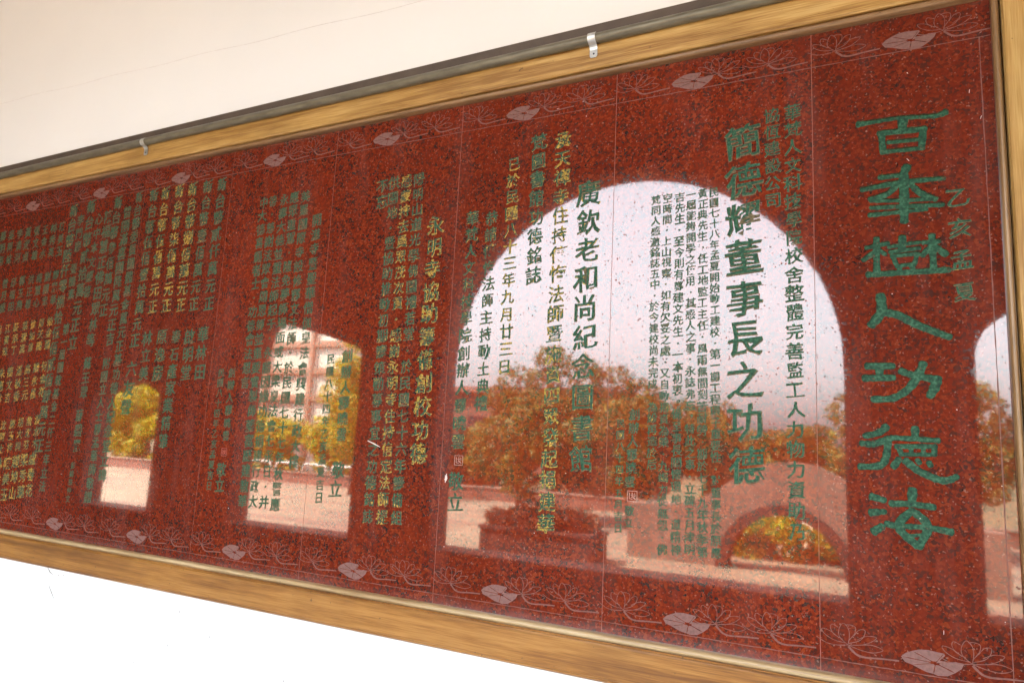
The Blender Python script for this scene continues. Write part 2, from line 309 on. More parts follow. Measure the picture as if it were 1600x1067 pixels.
COLUMNS = [
  ('乙亥孟夏', -0.25, 2.31, -0.246, 2.056, 0.052, 0),
  ('華梵人文科技學院校舍整體完善監工人力物力資助乃', -0.654, 2.622, -0.654, 1.414, 0.0472, 0.05),
  ('協恆建設公司', -0.711, 2.622, -0.709, 2.356, 0.0459, 0),
  ('簡德耀董事長之功德', -0.796, 2.551, -0.787, 1.586, 0.1037, 0),
  ('民國七十八年孟夏開始動工建校．第一期工程環子重要性．對董事長於原應', -0.879, 2.402, -0.867, 1.335, 0.03, 0.1),
  ('黃正典先生．任工地監工主任．風雨無間刻苦耐勞．期於七十九年秋季第', -0.913, 2.403, -0.906, 1.333, 0.0311, 0.15),
  ('一屆能夠開學之使用．其感人之事．永誌弗忘，特此之事．立碑五月津明', -0.949, 2.403, -0.942, 1.336, 0.031, 0.1),
  ('吉先生．至今則有鄭建文先生．一本初衷。備至事長關懷環地．道精神', -0.984, 2.399, -0.983, 1.332, 0.032, 0.15),
  ('空時間．上山視察．如有欠妥之處．又自動捐資為榮．九竭力從無怨．佛', -1.023, 2.399, -1.022, 1.327, 0.0311, 0.2),
  ('梵同人感激銘誌五中．於今建校尚未完成．為紛再造於后', -1.059, 2.399, -1.058, 1.571, 0.0311, 0.2),
  ('創辦人釋曉雲', -1.112, 1.719, -1.124, 1.516, 0.035, 0.05),
  ('敬立', -1.123, 1.429, -1.125, 1.395, 0.0292, 0.05),
  ('民國八十四年五月吉日', -1.157, 1.69, -1.158, 1.376, 0.0279, 0.2),
  ('廣欽老和尚紀念圖書館', -1.288, 2.449, -1.285, 1.576, 0.0834, 0.2),
  ('承天禪寺住持傳悔法師暨施資四眾發起捐建華', -1.388, 2.653, -1.395, 1.368, 0.0582, 0.45),
  ('梵圖書館功德銘誌', -1.481, 2.661, -1.479, 2.181, 0.0589, 0.25),
  ('已於民國八十三年九月廿三日', -1.575, 2.592, -1.572, 1.871, 0.0505, 0.6),
  ('恭請傳悔法師主持動土典禮', -1.654, 2.402, -1.654, 1.743, 0.0503, 0.35),
  ('華梵人文科技學院創辦人釋曉雲', -1.733, 2.41, -1.736, 1.612, 0.0516, 0.3),
  ('敬立', -1.737, 1.477, -1.737, 1.407, 0.0636, 0.1),
  ('永明寺協助籌備創校功德', -1.889, 2.399, -1.897, 1.563, 0.072, 0.45),
  ('陽明山道光學佛園禮若堂．於民國七十六年籌備組', -1.979, 2.591, -1.973, 1.335, 0.0502, 0.35),
  ('感蒙持去員眾茂次貢．感謝永明寺住持信定法師提', -2.038, 2.591, -2.034, 1.332, 0.0504, 0.45),
  ('供園地．暨協助推動初期籌策勸募事宜之功德銘誌', -2.095, 2.591, -2.097, 1.328, 0.0505, 0.4),
  ('不忘', -2.153, 2.585, -2.15, 2.522, 0.0569, 0.2),
  ('創辦人釋曉雲', -2.254, 1.915, -2.25, 1.617, 0.05, 0.1),
  ('敬立', -2.254, 1.486, -2.261, 1.415, 0.0642, 0.1),
  ('民國八十四年乙亥孟夏吉日', -2.335, 1.904, -2.335, 1.376, 0.0403, 0.1),
  ('開港寺暨聖華僧伽皇法會興建行政大樓', -2.474, 2.481, -2.476, 1.502, 0.0514, 0),
  ('美羅國際寺設修釋文法師．於民國七十七年秋警應', -2.55, 2.592, -2.552, 1.333, 0.0504, 0),
  ('應眾重駕．隨免夢師場面或大梁皇法會七永日．并', -2.611, 2.596, -2.614, 1.338, 0.0503, 0),
  ('永壽大德並重法師起于．永勝因緣功德捐建行政大', -2.669, 2.592, -2.673, 1.336, 0.0503, 0),
  ('德．慈謝法眾會周恩師並重要實製師藥富歷建教華', -2.732, 2.594, -2.729, 1.334, 0.0504, 0),
  ('中大德喜願者士．功德會法恩言', -2.788, 2.592, -2.785, 1.812, 0.0504, 0),
  ('創辦人釋曉雲', -2.866, 1.853, -2.864, 1.59, 0.0421, 0),
  ('敬立', -2.868, 1.45, -2.87, 1.387, 0.0563, 0),
  ('民國八十四年乙亥孟夏吉日', -2.931, 1.853, -2.929, 1.381, 0.0361, 0),
  ('新台幣貳仟萬元正', -3.062, 2.712, -3.06, 2.163, 0.0658, 0.1),
  ('新台幣壹佰萬元正', -3.154, 2.714, -3.155, 2.165, 0.0659, 0.2),
  ('新台幣捌佰萬元正', -3.252, 2.715, -3.243, 2.163, 0.0661, 0.5),
  ('新台幣柒佰萬元正', -3.345, 2.717, -3.339, 2.165, 0.0662, 0.55),
  ('新台幣伍佰萬元正', -3.444, 2.716, -3.437, 2.167, 0.066, 0.5),
  ('新台幣伍佰壹拾萬元正', -3.528, 2.717, -3.53, 2.009, 0.0661, 0.3),
  ('華林田', -3.074, 2.023, -3.067, 1.859, 0.069, 0),
  ('啟明堂', -3.159, 2.017, -3.156, 1.854, 0.0686, 0),
  ('泰石產家業精雅', -3.247, 2.016, -3.244, 1.553, 0.0648, 0),
  ('原逸房', -3.344, 2.022, -3.339, 1.854, 0.0704, 0.2),
  ('林立美', -3.445, 2.016, -3.44, 1.852, 0.0689, 0),
  ('六友聲', -3.526, 1.873, -3.531, 1.694, 0.075, 0),
  ('新台幣委員國體基金萬元正基功德人紀念堂立碑', -3.637, 2.721, -3.637, 1.379, 0.059, 0.05),
  ('曾園滿喜國隆萬元正吉', -3.717, 2.654, -3.717, 2.019, 0.0621, 0),
  ('附國立人士釋孟華師敬贈', -3.721, 1.902, -3.719, 1.274, 0.0552, 0),
  ('新台幣參佰萬元正', -3.796, 2.713, -3.797, 2.164, 0.0659, 0.1),
  ('陳福慧正佛田眾林等', -3.865, 2.647, -3.865, 2.017, 0.0662, 0.05),
  ('新台幣貳拾萬元正立', -4.016, 2.718, -4.007, 2.007, 0.0747, 0.05),
  ('心中本文經德', -3.936, 2.641, -3.952, 2.266, 0.0601, 0.1),
  ('蘇王眾', -3.865, 1.903, -3.863, 1.762, 0.0591, 0),
  ('薛碧麗', -3.873, 1.65, -3.862, 1.507, 0.0603, 0),
  ('彭錦珠仲文', -3.868, 1.41, -3.871, 1.254, 0.0328, 0),
  ('新台幣陸仟零捌拾伍佰貳佰肆萬元正', -4.16, 2.711, -4.165, 1.494, 0.0714, 0.3),
  ('李門廖', -4.092, 2.651, -4.081, 2.509, 0.0595, 0),
  ('張簡素', -4.091, 2.392, -4.081, 2.257, 0.0567, 0),
  ('第一屆國教基金二仟三年立法', -4.082, 2.078, -4.089, 1.298, 0.0546, 0),
  ('陳美玉', -4.247, 2.632, -4.238, 2.499, 0.0534, 0.1),
  ('林秀英', -4.32, 2.632, -4.311, 2.497, 0.0538, 0.1),
  ('王金水', -4.395, 2.631, -4.386, 2.496, 0.0543, 0.1),
  ('張文雄', -4.471, 2.631, -4.461, 2.494, 0.0548, 0.1),
  ('黃淑貞', -4.555, 2.631, -4.544, 2.493, 0.0553, 0.1),
  ('李清河', -4.634, 2.631, -4.623, 2.491, 0.0559, 0.1),
  ('吳阿妹', -4.715, 2.63, -4.703, 2.49, 0.0564, 0.1),
  ('蔡明德', -4.797, 2.63, -4.784, 2.488, 0.0569, 0.1),
  ('許春生', -4.888, 2.63, -4.874, 2.486, 0.0575, 0.1),
  ('鄭麗華', -4.238, 2.368, -4.229, 2.238, 0.0521, 0.1),
  ('謝國忠', -4.31, 2.365, -4.301, 2.234, 0.0525, 0.1),
  ('楊慧心', -4.384, 2.362, -4.374, 2.23, 0.053, 0.1),
  ('洪正雄', -4.459, 2.359, -4.449, 2.226, 0.0534, 0.1),
  ('郭玉蘭', -4.542, 2.357, -4.531, 2.222, 0.054, 0.1),
  ('邱福田', -4.62, 2.354, -4.608, 2.218, 0.0544, 0.1),
  ('曾月娥', -4.699, 2.351, -4.687, 2.214, 0.0549, 0.1),
  ('廖本立', -4.78, 2.348, -4.768, 2.209, 0.0554, 0.1),
  ('賴金蓮', -4.229, 2.123, -4.221, 2.002, 0.0482, 0.45),
  ('周天賜', -4.301, 2.118, -4.292, 1.996, 0.0486, 0.45),
  ('徐如意', -4.373, 2.113, -4.365, 1.99, 0.049, 0.45),
  ('葉素真', -4.448, 2.108, -4.438, 1.984, 0.0495, 0.45),
  ('莊添丁', -4.529, 2.103, -4.519, 1.978, 0.0499, 0.45),
  ('江寶珠', -4.606, 2.098, -4.596, 1.972, 0.0504, 0.45),
  ('呂志成', -4.685, 2.093, -4.674, 1.966, 0.0508, 0.45),
  ('何金花', -4.221, 1.89, -4.212, 1.759, 0.0524, 0.45),
  ('羅永昌', -4.291, 1.883, -4.282, 1.751, 0.0528, 0.45),
  ('高三元', -4.363, 1.876, -4.354, 1.743, 0.0532, 0.45),
  ('潘秋香', -4.437, 1.869, -4.426, 1.735, 0.0537, 0.45),
  ('簡文吉', -4.517, 1.862, -4.506, 1.726, 0.0542, 0.45),
  ('朱惠珍', -4.593, 1.855, -4.582, 1.718, 0.0546, 0.45),
  ('彭桂英', -4.671, 1.847, -4.659, 1.709, 0.0551, 0.45),
  ('游水木', -4.211, 1.62, -4.203, 1.502, 0.0472, 0.45),
  ('詹淑芬', -4.281, 1.611, -4.273, 1.492, 0.0476, 0.45),
  ('胡大同', -4.352, 1.602, -4.343, 1.482, 0.048, 0.45),
  ('施玉梅', -4.424, 1.592, -4.415, 1.471, 0.0484, 0.45),
  ('沈阿土', -4.504, 1.583, -4.494, 1.461, 0.0488, 0.45),
  ('余明珠', -4.579, 1.573, -4.568, 1.45, 0.0492, 0.45),
  ('盧春花', -4.204, 1.426, -4.194, 1.272, 0.0612, 0.45),
  ('梁秀蓮', -4.273, 1.415, -4.262, 1.261, 0.0617, 0.45),
  ('趙坤山', -4.344, 1.404, -4.332, 1.249, 0.0622, 0.45),
  ('陳美玉', -4.415, 1.393, -4.403, 1.236, 0.0627, 0.45),
  ('林秀英', -4.494, 1.382, -4.481, 1.224, 0.0633, 0.45),
]
TITLE = {
  'bai': [
    ([(-0.4812, 2.553), (-0.4471, 2.5535), (-0.3762, 2.5544), (-0.2952, 2.5452), (-0.2679, 2.5522)], [0.0208, 0.0146, 0.0135, 0.0156, 0.0198]),
    ([(-0.3692, 2.5531), (-0.3731, 2.5116)], [0.026, 0.0229]),
    ([(-0.4234, 2.5173), (-0.4205, 2.4575)], [0.0187, 0.0177]),
    ([(-0.3224, 2.5135), (-0.3285, 2.4559)], [0.0198, 0.0177]),
    ([(-0.4301, 2.5174), (-0.3174, 2.5121)], [0.0177, 0.0187]),
    ([(-0.4087, 2.4874), (-0.3374, 2.4843)], [0.0135, 0.0125]),
    ([(-0.4226, 2.4615), (-0.3242, 2.4583)], [0.0146, 0.0135]),
  ],
  'nian': [
    ([(-0.364, 2.4117), (-0.376, 2.384)], [0.0239, 0.0198]),
    ([(-0.4312, 2.3878), (-0.381, 2.3883)], [0.0166, 0.0156]),
    ([(-0.4764, 2.358), (-0.3816, 2.3677), (-0.2788, 2.3657)], [0.0156, 0.0166, 0.0135]),
    ([(-0.3725, 2.3861), (-0.3738, 2.3144), (-0.3755, 2.2546)], [0.026, 0.0239, 0.0208]),
    ([(-0.3859, 2.3672), (-0.4127, 2.3386), (-0.457, 2.3284)], [0.0156, 0.0177, 0.0156]),
    ([(-0.3624, 2.3667), (-0.3359, 2.3327), (-0.2993, 2.3095)], [0.0156, 0.0187, 0.0156]),
    ([(-0.4549, 2.323), (-0.3831, 2.3165), (-0.2972, 2.3113)], [0.0114, 0.0125, 0.0125]),
    ([(-0.4554, 2.3033), (-0.3836, 2.2992), (-0.2835, 2.2927)], [0.0135, 0.0146, 0.0135]),
    ([(-0.459, 2.2829), (-0.3926, 2.2839), (-0.3208, 2.2839)], [0.0156, 0.0135, 0.0104]),
  ],
  'shu': [
    ([(-0.443, 2.2155), (-0.4446, 2.1157)], [0.0177, 0.0177]),
    ([(-0.4691, 2.1902), (-0.4143, 2.1991)], [0.0135, 0.0135]),
    ([(-0.4439, 2.1799), (-0.4765, 2.1561)], [0.0146, 0.0156]),
    ([(-0.4386, 2.1825), (-0.4225, 2.168)], [0.0125, 0.0125]),
    ([(-0.381, 2.2147), (-0.3828, 2.1813)], [0.0198, 0.0187]),
    ([(-0.4147, 2.1875), (-0.3782, 2.1924), (-0.3404, 2.195)], [0.0114, 0.0125, 0.0114]),
    ([(-0.4129, 2.1738), (-0.3409, 2.1792)], [0.0125, 0.0125]),
    ([(-0.4089, 2.1619), (-0.3435, 2.1645)], [0.0125, 0.0125]),
    ([(-0.4055, 2.1631), (-0.3949, 2.1307)], [0.0125, 0.0125]),
    ([(-0.3476, 2.1648), (-0.3557, 2.1328)], [0.0125, 0.0125]),
    ([(-0.3961, 2.1338), (-0.3539, 2.1366)], [0.0114, 0.0114]),
    ([(-0.3876, 2.1342), (-0.3932, 2.1147)], [0.0125, 0.0125]),
    ([(-0.3632, 2.1334), (-0.3554, 2.116)], [0.0125, 0.0125]),
    ([(-0.3125, 2.2123), (-0.3117, 2.1188)], [0.0187, 0.0166]),
    ([(-0.3342, 2.1935), (-0.296, 2.1935)], [0.0135, 0.0135]),
    ([(-0.3152, 2.1838), (-0.3366, 2.1575)], [0.0135, 0.0166]),
    ([(-0.3078, 2.1822), (-0.2824, 2.1565)], [0.0156, 0.0198]),
    ([(-0.4674, 2.1148), (-0.3763, 2.1145), (-0.2771, 2.1149)], [0.0187, 0.0166, 0.0177]),
  ],
  'ren': [
    ([(-0.4375, 2.0553), (-0.4365, 2.0106), (-0.462, 1.9735)], [0.025, 0.026, 0.0239]),
    ([(-0.4387, 2.0082), (-0.4007, 2.0007), (-0.3478, 1.9682), (-0.2814, 1.9363)], [0.0208, 0.0219, 0.0208, 0.0177]),
  ],
  'gong': [
    ([(-0.4759, 1.8631), (-0.4122, 1.8627)], [0.0198, 0.0187]),
    ([(-0.4447, 1.8614), (-0.4454, 1.8325)], [0.0208, 0.0198]),
    ([(-0.4827, 1.8301), (-0.4118, 1.832)], [0.0198, 0.0177]),
    ([(-0.3959, 1.8501), (-0.3682, 1.8387), (-0.3143, 1.8265)], [0.0198, 0.0177, 0.0208]),
    ([(-0.3141, 1.8311), (-0.321, 1.8046), (-0.3329, 1.7826)], [0.025, 0.0239, 0.0177]),
    ([(-0.3428, 1.8702), (-0.3604, 1.8292), (-0.3859, 1.7961), (-0.4196, 1.7768), (-0.4626, 1.7743)], [0.0198, 0.0219, 0.0198, 0.0187, 0.0187]),
  ],
  'de': [
    ([(-0.432, 1.7029), (-0.4512, 1.6863), (-0.4853, 1.6765)], [0.0198, 0.0177, 0.0156]),
    ([(-0.4935, 1.6573), (-0.4646, 1.6566), (-0.4287, 1.6716), (-0.41, 1.6747)], [0.0166, 0.0177, 0.0166, 0.0146]),
    ([(-0.4301, 1.6669), (-0.4353, 1.6248), (-0.4513, 1.6007), (-0.4991, 1.5957)], [0.0187, 0.0187, 0.0187, 0.0166]),
    ([(-0.4121, 1.6746), (-0.3158, 1.6711)], [0.0135, 0.0146]),
    ([(-0.3673, 1.7017), (-0.3682, 1.6726)], [0.0198, 0.0187]),
    ([(-0.4127, 1.6523), (-0.3222, 1.6563)], [0.0135, 0.0135]),
    ([(-0.4066, 1.6526), (-0.3998, 1.6316)], [0.0135, 0.0135]),
    ([(-0.3262, 1.6561), (-0.3269, 1.6352)], [0.0135, 0.0135]),
    ([(-0.403, 1.6324), (-0.3237, 1.6354)], [0.0114, 0.0114]),
    ([(-0.3781, 1.6538), (-0.3779, 1.6336)], [0.0114, 0.0114]),
    ([(-0.3507, 1.655), (-0.3506, 1.635)], [0.0114, 0.0114]),
    ([(-0.4054, 1.6212), (-0.4195, 1.5993)], [0.0166, 0.0187]),
    ([(-0.3921, 1.6173), (-0.36, 1.5909), (-0.3097, 1.5716), (-0.2792, 1.5837)], [0.0198, 0.0187, 0.0187, 0.0146]),
    ([(-0.365, 1.6206), (-0.3601, 1.6117)], [0.0135, 0.0135]),
    ([(-0.3402, 1.616), (-0.335, 1.6059)], [0.0146, 0.0135]),
  ],
  'hai': [
    ([(-0.473, 1.5207), (-0.4412, 1.5125)], [0.0198, 0.0156]),
    ([(-0.4752, 1.4791), (-0.4407, 1.4843)], [0.0208, 0.0135]),
    ([(-0.4693, 1.4309), (-0.4483, 1.4474)], [0.0219, 0.0177]),
    ([(-0.3782, 1.5445), (-0.381, 1.5064)], [0.0229, 0.0208]),
    ([(-0.4279, 1.5058), (-0.3866, 1.5078), (-0.3315, 1.5042)], [0.0187, 0.0156, 0.0177]),
    ([(-0.3811, 1.4916), (-0.4124, 1.4498), (-0.3708, 1.4051)], [0.0187, 0.0208, 0.0187]),
    ([(-0.3811, 1.4916), (-0.3467, 1.4569), (-0.3693, 1.4026)], [0.0187, 0.0208, 0.0187]),
    ([(-0.4399, 1.4549), (-0.4164, 1.4504), (-0.3488, 1.4531), (-0.2959, 1.4464)], [0.0177, 0.0156, 0.0135, 0.0187]),
    ([(-0.397, 1.4263), (-0.3454, 1.4372)], [0.0094, 0.0083]),
  ],
}
# ---------------------------------------------------------------- the setting
def smooth_pts(pts, n=6):
    out = []
    P = [pts[0]]+list(pts)+[pts[-1]]
    for i in range(1, len(P)-2):
        for j in range(n):
            t = j/n
            out.append(tuple(0.5*((2*P[i][d])+(-P[i-1][d]+P[i+1][d])*t+(2*P[i-1][d]-5*P[i][d]+4*P[i+1][d]-P[i+2][d])*t*t+(-P[i-1][d]+3*P[i][d]-3*P[i+1][d]+P[i+2][d])*t**3) for d in range(len(pts[0]))))
    out.append(tuple(pts[-1])); return out
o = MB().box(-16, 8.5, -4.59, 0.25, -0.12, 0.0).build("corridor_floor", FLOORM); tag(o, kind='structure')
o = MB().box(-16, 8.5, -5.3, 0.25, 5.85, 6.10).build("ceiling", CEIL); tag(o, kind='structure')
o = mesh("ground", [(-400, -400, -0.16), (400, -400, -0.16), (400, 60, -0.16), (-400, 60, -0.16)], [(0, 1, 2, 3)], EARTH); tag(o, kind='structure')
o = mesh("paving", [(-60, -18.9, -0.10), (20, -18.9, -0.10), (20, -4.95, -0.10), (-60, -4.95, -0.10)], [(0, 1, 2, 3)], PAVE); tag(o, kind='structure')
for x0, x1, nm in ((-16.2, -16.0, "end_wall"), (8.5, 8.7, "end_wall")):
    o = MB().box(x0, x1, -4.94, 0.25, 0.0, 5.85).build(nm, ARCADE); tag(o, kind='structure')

wallroot = empty("wall", "white plastered wall behind the long framed granite inscription", "wall")
MB().box(-16, 8.5, 0.022, 0.25, 0.0, 5.85).build("plaster_face", WALLP, wallroot)
# small scuffs low on the wall
sm = MB()
for pts in ([(-3.99, 0.925), (-3.965, 0.905), (-3.94, 0.895)], [(-3.90, 0.90), (-3.885, 0.895)], [(-3.96, 0.845), (-3.93, 0.815), (-3.905, 0.79)], [(-3.86, 0.905), (-3.852, 0.9)], [(-3.83, 0.80), (-3.825, 0.795)]):
    sm.tube([(x, 0.0215, z) for x, z in pts], [0.0016]+[0.0026]*(len(pts)-2)+[0.001], 5)
for x, z in ((-3.1, 0.72), (-3.05, 0.86), (-2.86, 0.79), (-3.30, 0.62), (-2.45, 0.70)): sm.tube([(x, 0.0215, z), (x+.008, 0.0215, z-.010)], [0.002, 0.001], 5)
sm.build("scuff_mark", plain("scuff", (0.25, 0.24, 0.22), 0.9), wallroot)

ck = MB(); xs_ = np.linspace(-5.6, -1.2, 60)
ck.tube([(x, 0.0218, 3.52-0.0445*(x+5.6)+0.004*math.sin(x*9)) for x in xs_], 0.0012, 4); ck.build("hairline_crack", plain("crack_grey", (0.74, 0.74, 0.75), 0.9), wallroot)
# arcade with a wide round arch and low side arches
arc = empty("arcade_wall", "thick arcade wall with one wide round arch between low arches, reflected in the granite", "arcade", loc=(0, 0, 0))
Y0, Y1, TOP, SILL = -4.94, -4.59, 5.85, 0.45
def arch(xl, xr, spring, rise, n=28, e=2.0):
    xs = []; zs = []
    c = (xl+xr)/2; hw = (xr-xl)/2
    for i in range(n+1):
        th = math.pi*(1-i/n); xs.append(c+hw*math.cos(th)); zs.append(spring+rise*(max(0, 1-abs(math.cos(th))**e))**(1/e))
    return xs, zs
ops = [(-11.09, -9.53, 2.45, 0.66, 3.2), (-7.92, -5.92, 2.45, 0.66, 3.2), (-4.784, -0.644, 2.433, 2.07, 2.0), (0.321, 2.321, 2.5, 0.58, 2.0), (3.4, 7.5, 2.433, 2.07, 2.0)]
edges_ = [-16] + [e for op in ops for e in op[:2]] + [8.5]
for k in range(0, len(edges_), 2):
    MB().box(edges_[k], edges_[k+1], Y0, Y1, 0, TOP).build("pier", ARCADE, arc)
for xl, xr, sp, rs, ee in ops:
    xs, zs = arch(xl, xr, sp, rs, e=ee)
    if xl == -7.92:      # the two far openings have lopsided heads that slope down towards the wide arch
        xs, zs = zip(*smooth_pts([(-7.92, 2.28), (-7.87, 2.50), (-7.78, 2.74), (-7.68, 2.98), (-7.60, 3.08), (-7.46, 3.09), (-7.0, 2.98), (-6.6, 2.88), (-6.2, 2.77), (-5.99, 2.71), (-5.935, 2.66), (-5.92, 2.58)], 4))
    elif xl == -11.09:
        xs, zs = zip(*smooth_pts([(-11.09, 2.02), (-11.02, 2.14), (-10.9, 2.26), (-10.7, 2.34), (-10.3, 2.33), (-9.9, 2.28), (-9.62, 2.24), (-9.55, 2.20), (-9.53, 2.12)], 4))
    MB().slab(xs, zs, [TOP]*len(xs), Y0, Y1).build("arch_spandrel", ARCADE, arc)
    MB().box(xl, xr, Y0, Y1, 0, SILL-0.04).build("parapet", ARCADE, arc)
    MB().box(xl+0.003, xr-0.003, Y0-0.03, Y1+0.03, SILL-0.04, SILL).build("parapet_cap", CONC, arc)

# ---------------------------------------------------------------- glyphs of the built-in font, brushed up
GLY = {}
def weld(vs, fs):
    key = {}; mp = []; out = []
    for v in vs:
        k = (round(float(v[0]), 5), round(float(v[1]), 5))
        if k not in key: key[k] = len(out); out.append(v)
        mp.append(key[k])
    f2 = []
    for f in fs:
        g_ = [mp[i] for i in f]; g_ = [q for j, q in enumerate(g_) if q != g_[j-1]]
        if len(set(g_)) >= 3: f2.append(tuple(g_))
    return np.array(out).reshape(-1, 2), f2
def boundary_all(fs):
    cnt = set()
    for f in fs:
        for a_, b_ in zip(f, f[1:]+f[:1]): cnt.add((a_, b_))
    return [(a_, b_) for a_, b_ in cnt if (b_, a_) not in cnt]
def boundary(fs):
    cnt = {}
    for f in fs:
        for a_, b_ in zip(f, f[1:]+f[:1]): cnt[(a_, b_)] = cnt.get((a_, b_), 0)+1
    return [(a_, b_) for (a_, b_), c_ in cnt.items() if (b_, a_) not in cnt]
def restroke(vs, fs, dx=0.005, dz=-0.009):
    """brush contrast: level strokes a little thinner, upright strokes a little fuller"""
    if len(vs) == 0: return vs
    n = np.zeros_like(vs)
    def area(f): return sum(vs[f[i-1]][0]*vs[f[i]][1]-vs[f[i]][0]*vs[f[i-1]][1] for i in range(len(f)))
    sg = 1 if sum(area(f) for f in fs) > 0 else -1
    for a_, b_ in boundary(fs):
        t = vs[b_]-vs[a_]; l = np.hypot(*t)+1e-9; nn = np.array([t[1], -t[0]])/l*sg
        n[a_] += nn; n[b_] += nn
    l = np.linalg.norm(n, axis=1)[:, None]+1e-9; n = n/l
    return vs+n*np.array([dx, dz])
def prepare_glyphs(chars):
    cu = bpy.data.curves.new("tmp_text", 'FONT'); cu.size = 1.0; cu.resolution_u = 2; cu.align_x = 'LEFT'
    ob = bpy.data.objects.new("tmp_text", cu); COL.objects.link(ob)
    for ch in chars:
        for lay, off in (("p", 0.006), ("e", 0.022)):
            cu.body = ch; cu.offset = off
            bpy.context.view_layer.update()
            dg = bpy.context.evaluated_depsgraph_get(); e = ob.evaluated_get(dg); me = e.to_mesh()
            vs = np.array([v.co[:] for v in me.vertices]).reshape(-1, 3)[:, :2]
            fs = [tuple(p.vertices) for p in me.polygons]; e.to_mesh_clear()
            vs, fs = weld(vs, fs)
            vs = restroke(vs, fs)
            GLY[(ch, lay)] = (vs, fs)
    # measure: centre of an em square
    for ch in chars:
        vs, fs = GLY[(ch, "p")]
        if len(vs) == 0: continue
        if ch == "．":
            cx, cy = (vs.min(0)+vs.max(0))/2; cen = np.array([cx, cy])
        elif ch in "，。":
            cx, cy = (vs.min(0)+vs.max(0))/2; cen = np.array([cx-0.1, cy-0.05])
        else: cen = np.array([0.5, 0.38])*1.0
        for lay in ("p", "e"):
            a_, f_ = GLY[(ch, lay)]
            GLY[(ch, lay)] = (a_-cen, f_)
    bpy.data.objects.remove(ob); bpy.data.curves.remove(cu)
chars = sorted(set("".join(c[0] for c in COLUMNS)))
prepare_glyphs(chars)
rng = np.random.default_rng(5)
def brush(vs, size, seed, narrow=1.0):
    """slant, swell and roughen the even strokes towards brush writing"""
    x = vs[:, 0]*narrow; y = vs[:, 1]
    ph = seed*1.7
    y2 = y + 0.10*x + 0.020*np.sin(7*x+ph)
    x2 = x*(1.0+0.05*np.sin(ph*2.3)) - 0.035*y + 0.022*np.sin(8*y+ph*1.3) + 0.012*np.sin(23*y+31*x+ph)
    y2 = y2 + 0.012*np.sin(27*x+19*y+ph)
    return x2*size, y2*size
YF = 0.0                      # granite face
DEPTH = {0: 0.0065, 1: 0.003, 2: 0.003, 3: 0.003, 4: 0.0025, 5: 0.0025, 6: 0.0025}
def prism(cutter, pts, fs):
    """collect an outline mesh for carving"""
    b = len(cutter[0]); cutter[0].extend(pts); cutter[1].extend([i+b for i in f] for f in fs)
def column_mesh(name, text, xa, za, xb, zb, size, gold, parent, cutter=None, dep=0):
    n = len(text); V = []; Fc = []; MI = []
    for i, ch in enumerate(text):
        t = i/(n-1) if n > 1 else 0
        cx = xa+(xb-xa)*t + random.uniform(-1, 1)*size*0.03; cz = za+(zb-za)*t + random.uniform(-1, 1)*size*0.02
        s = size*random.uniform(0.97, 1.06)
        seed = random.uniform(0, 50)
        layers = (("p", min(dep-0.0002, max(0.0006, 0.021*size)), 1),) if cutter is not None else (("e", -0.0003, 0), ("p", -0.0006, 1))
        for lay, yy, mi in layers:
            vs, fs = GLY[(ch, lay)]
            if len(vs) == 0: continue
            x, z = brush(vs, s*1.05, seed, 0.96)
            if cutter is not None: prism(cutter, [(cx+float(p), cz+float(q)) for p, q in zip(x, z)], fs)
            if lay == "e": x = x+0.018*s*(1 if gold > .2 else .5); z = z-0.018*s
            b = len(V)
            V += [(cx+float(p), YF+yy-0.00001*random.random(), cz+float(q)) for p, q in zip(x, z)]
            Fc += [tuple(b+k for k in f) for f in fs]; MI += [mi]*len(fs)
    key = min(PAINTS, key=lambda k: abs(k-gold))
    return mesh(name, V, Fc, [EDGES[key], PAINTS[key]], parent, mi=MI)

# ---------------------------------------------------------------- the framed inscription
ins = empty("memorial_inscription", "long red granite inscription of green carved columns in a wooden frame", "memorial plaque")
SW = 0.6
ZB, ZT = 1.052, 2.872
slabs = {}; slab_x = {}
for k in range(0, 11):
    x1 = -SW*k - 0.0009; x0 = -SW*(k+1) + 0.0009
    if k == 0: x1 = -0.140
    slab_x[k] = (x0, x1)
    slabs[k] = MB().box(x0, x1, 0.0, 0.018, ZB, ZT).build("granite_slab", GRANITE, ins)
# the joints between slabs, filled a little below the face
for k in range(1, 11):
    MB().box(-SW*k-0.0009, -SW*k+0.0009, 0.0006, 0.016, ZB, ZT).build("joint_filler", GROUT, ins)

def ribbon(mb, pts, wd, y=-0.0004):
    """flat stroke along pts (x,z) with half-widths; used for engraved lines"""
    n = len(pts); ws = wd if isinstance(wd, (list, tuple)) else [wd]*n
    L = []; Rr = []
    for i in range(n):
        a_ = pts[max(i-1, 0)]; b_ = pts[min(i+1, n-1)]
        tx, tz = b_[0]-a_[0], b_[1]-a_[1]; l = math.hypot(tx, tz) or 1; nx, nz = -tz/l, tx/l
        h = ws[i]/2
        L.append((pts[i][0]+nx*h, y, pts[i][1]+nz*h)); Rr.append((pts[i][0]-nx*h, y, pts[i][1]-nz*h))
    fs = [(i, n+i, n+i+1, i+1) for i in range(n-1)]
    mb.add(L+Rr, fs)
def jit(w): return w*random.uniform(0.55, 1.35)

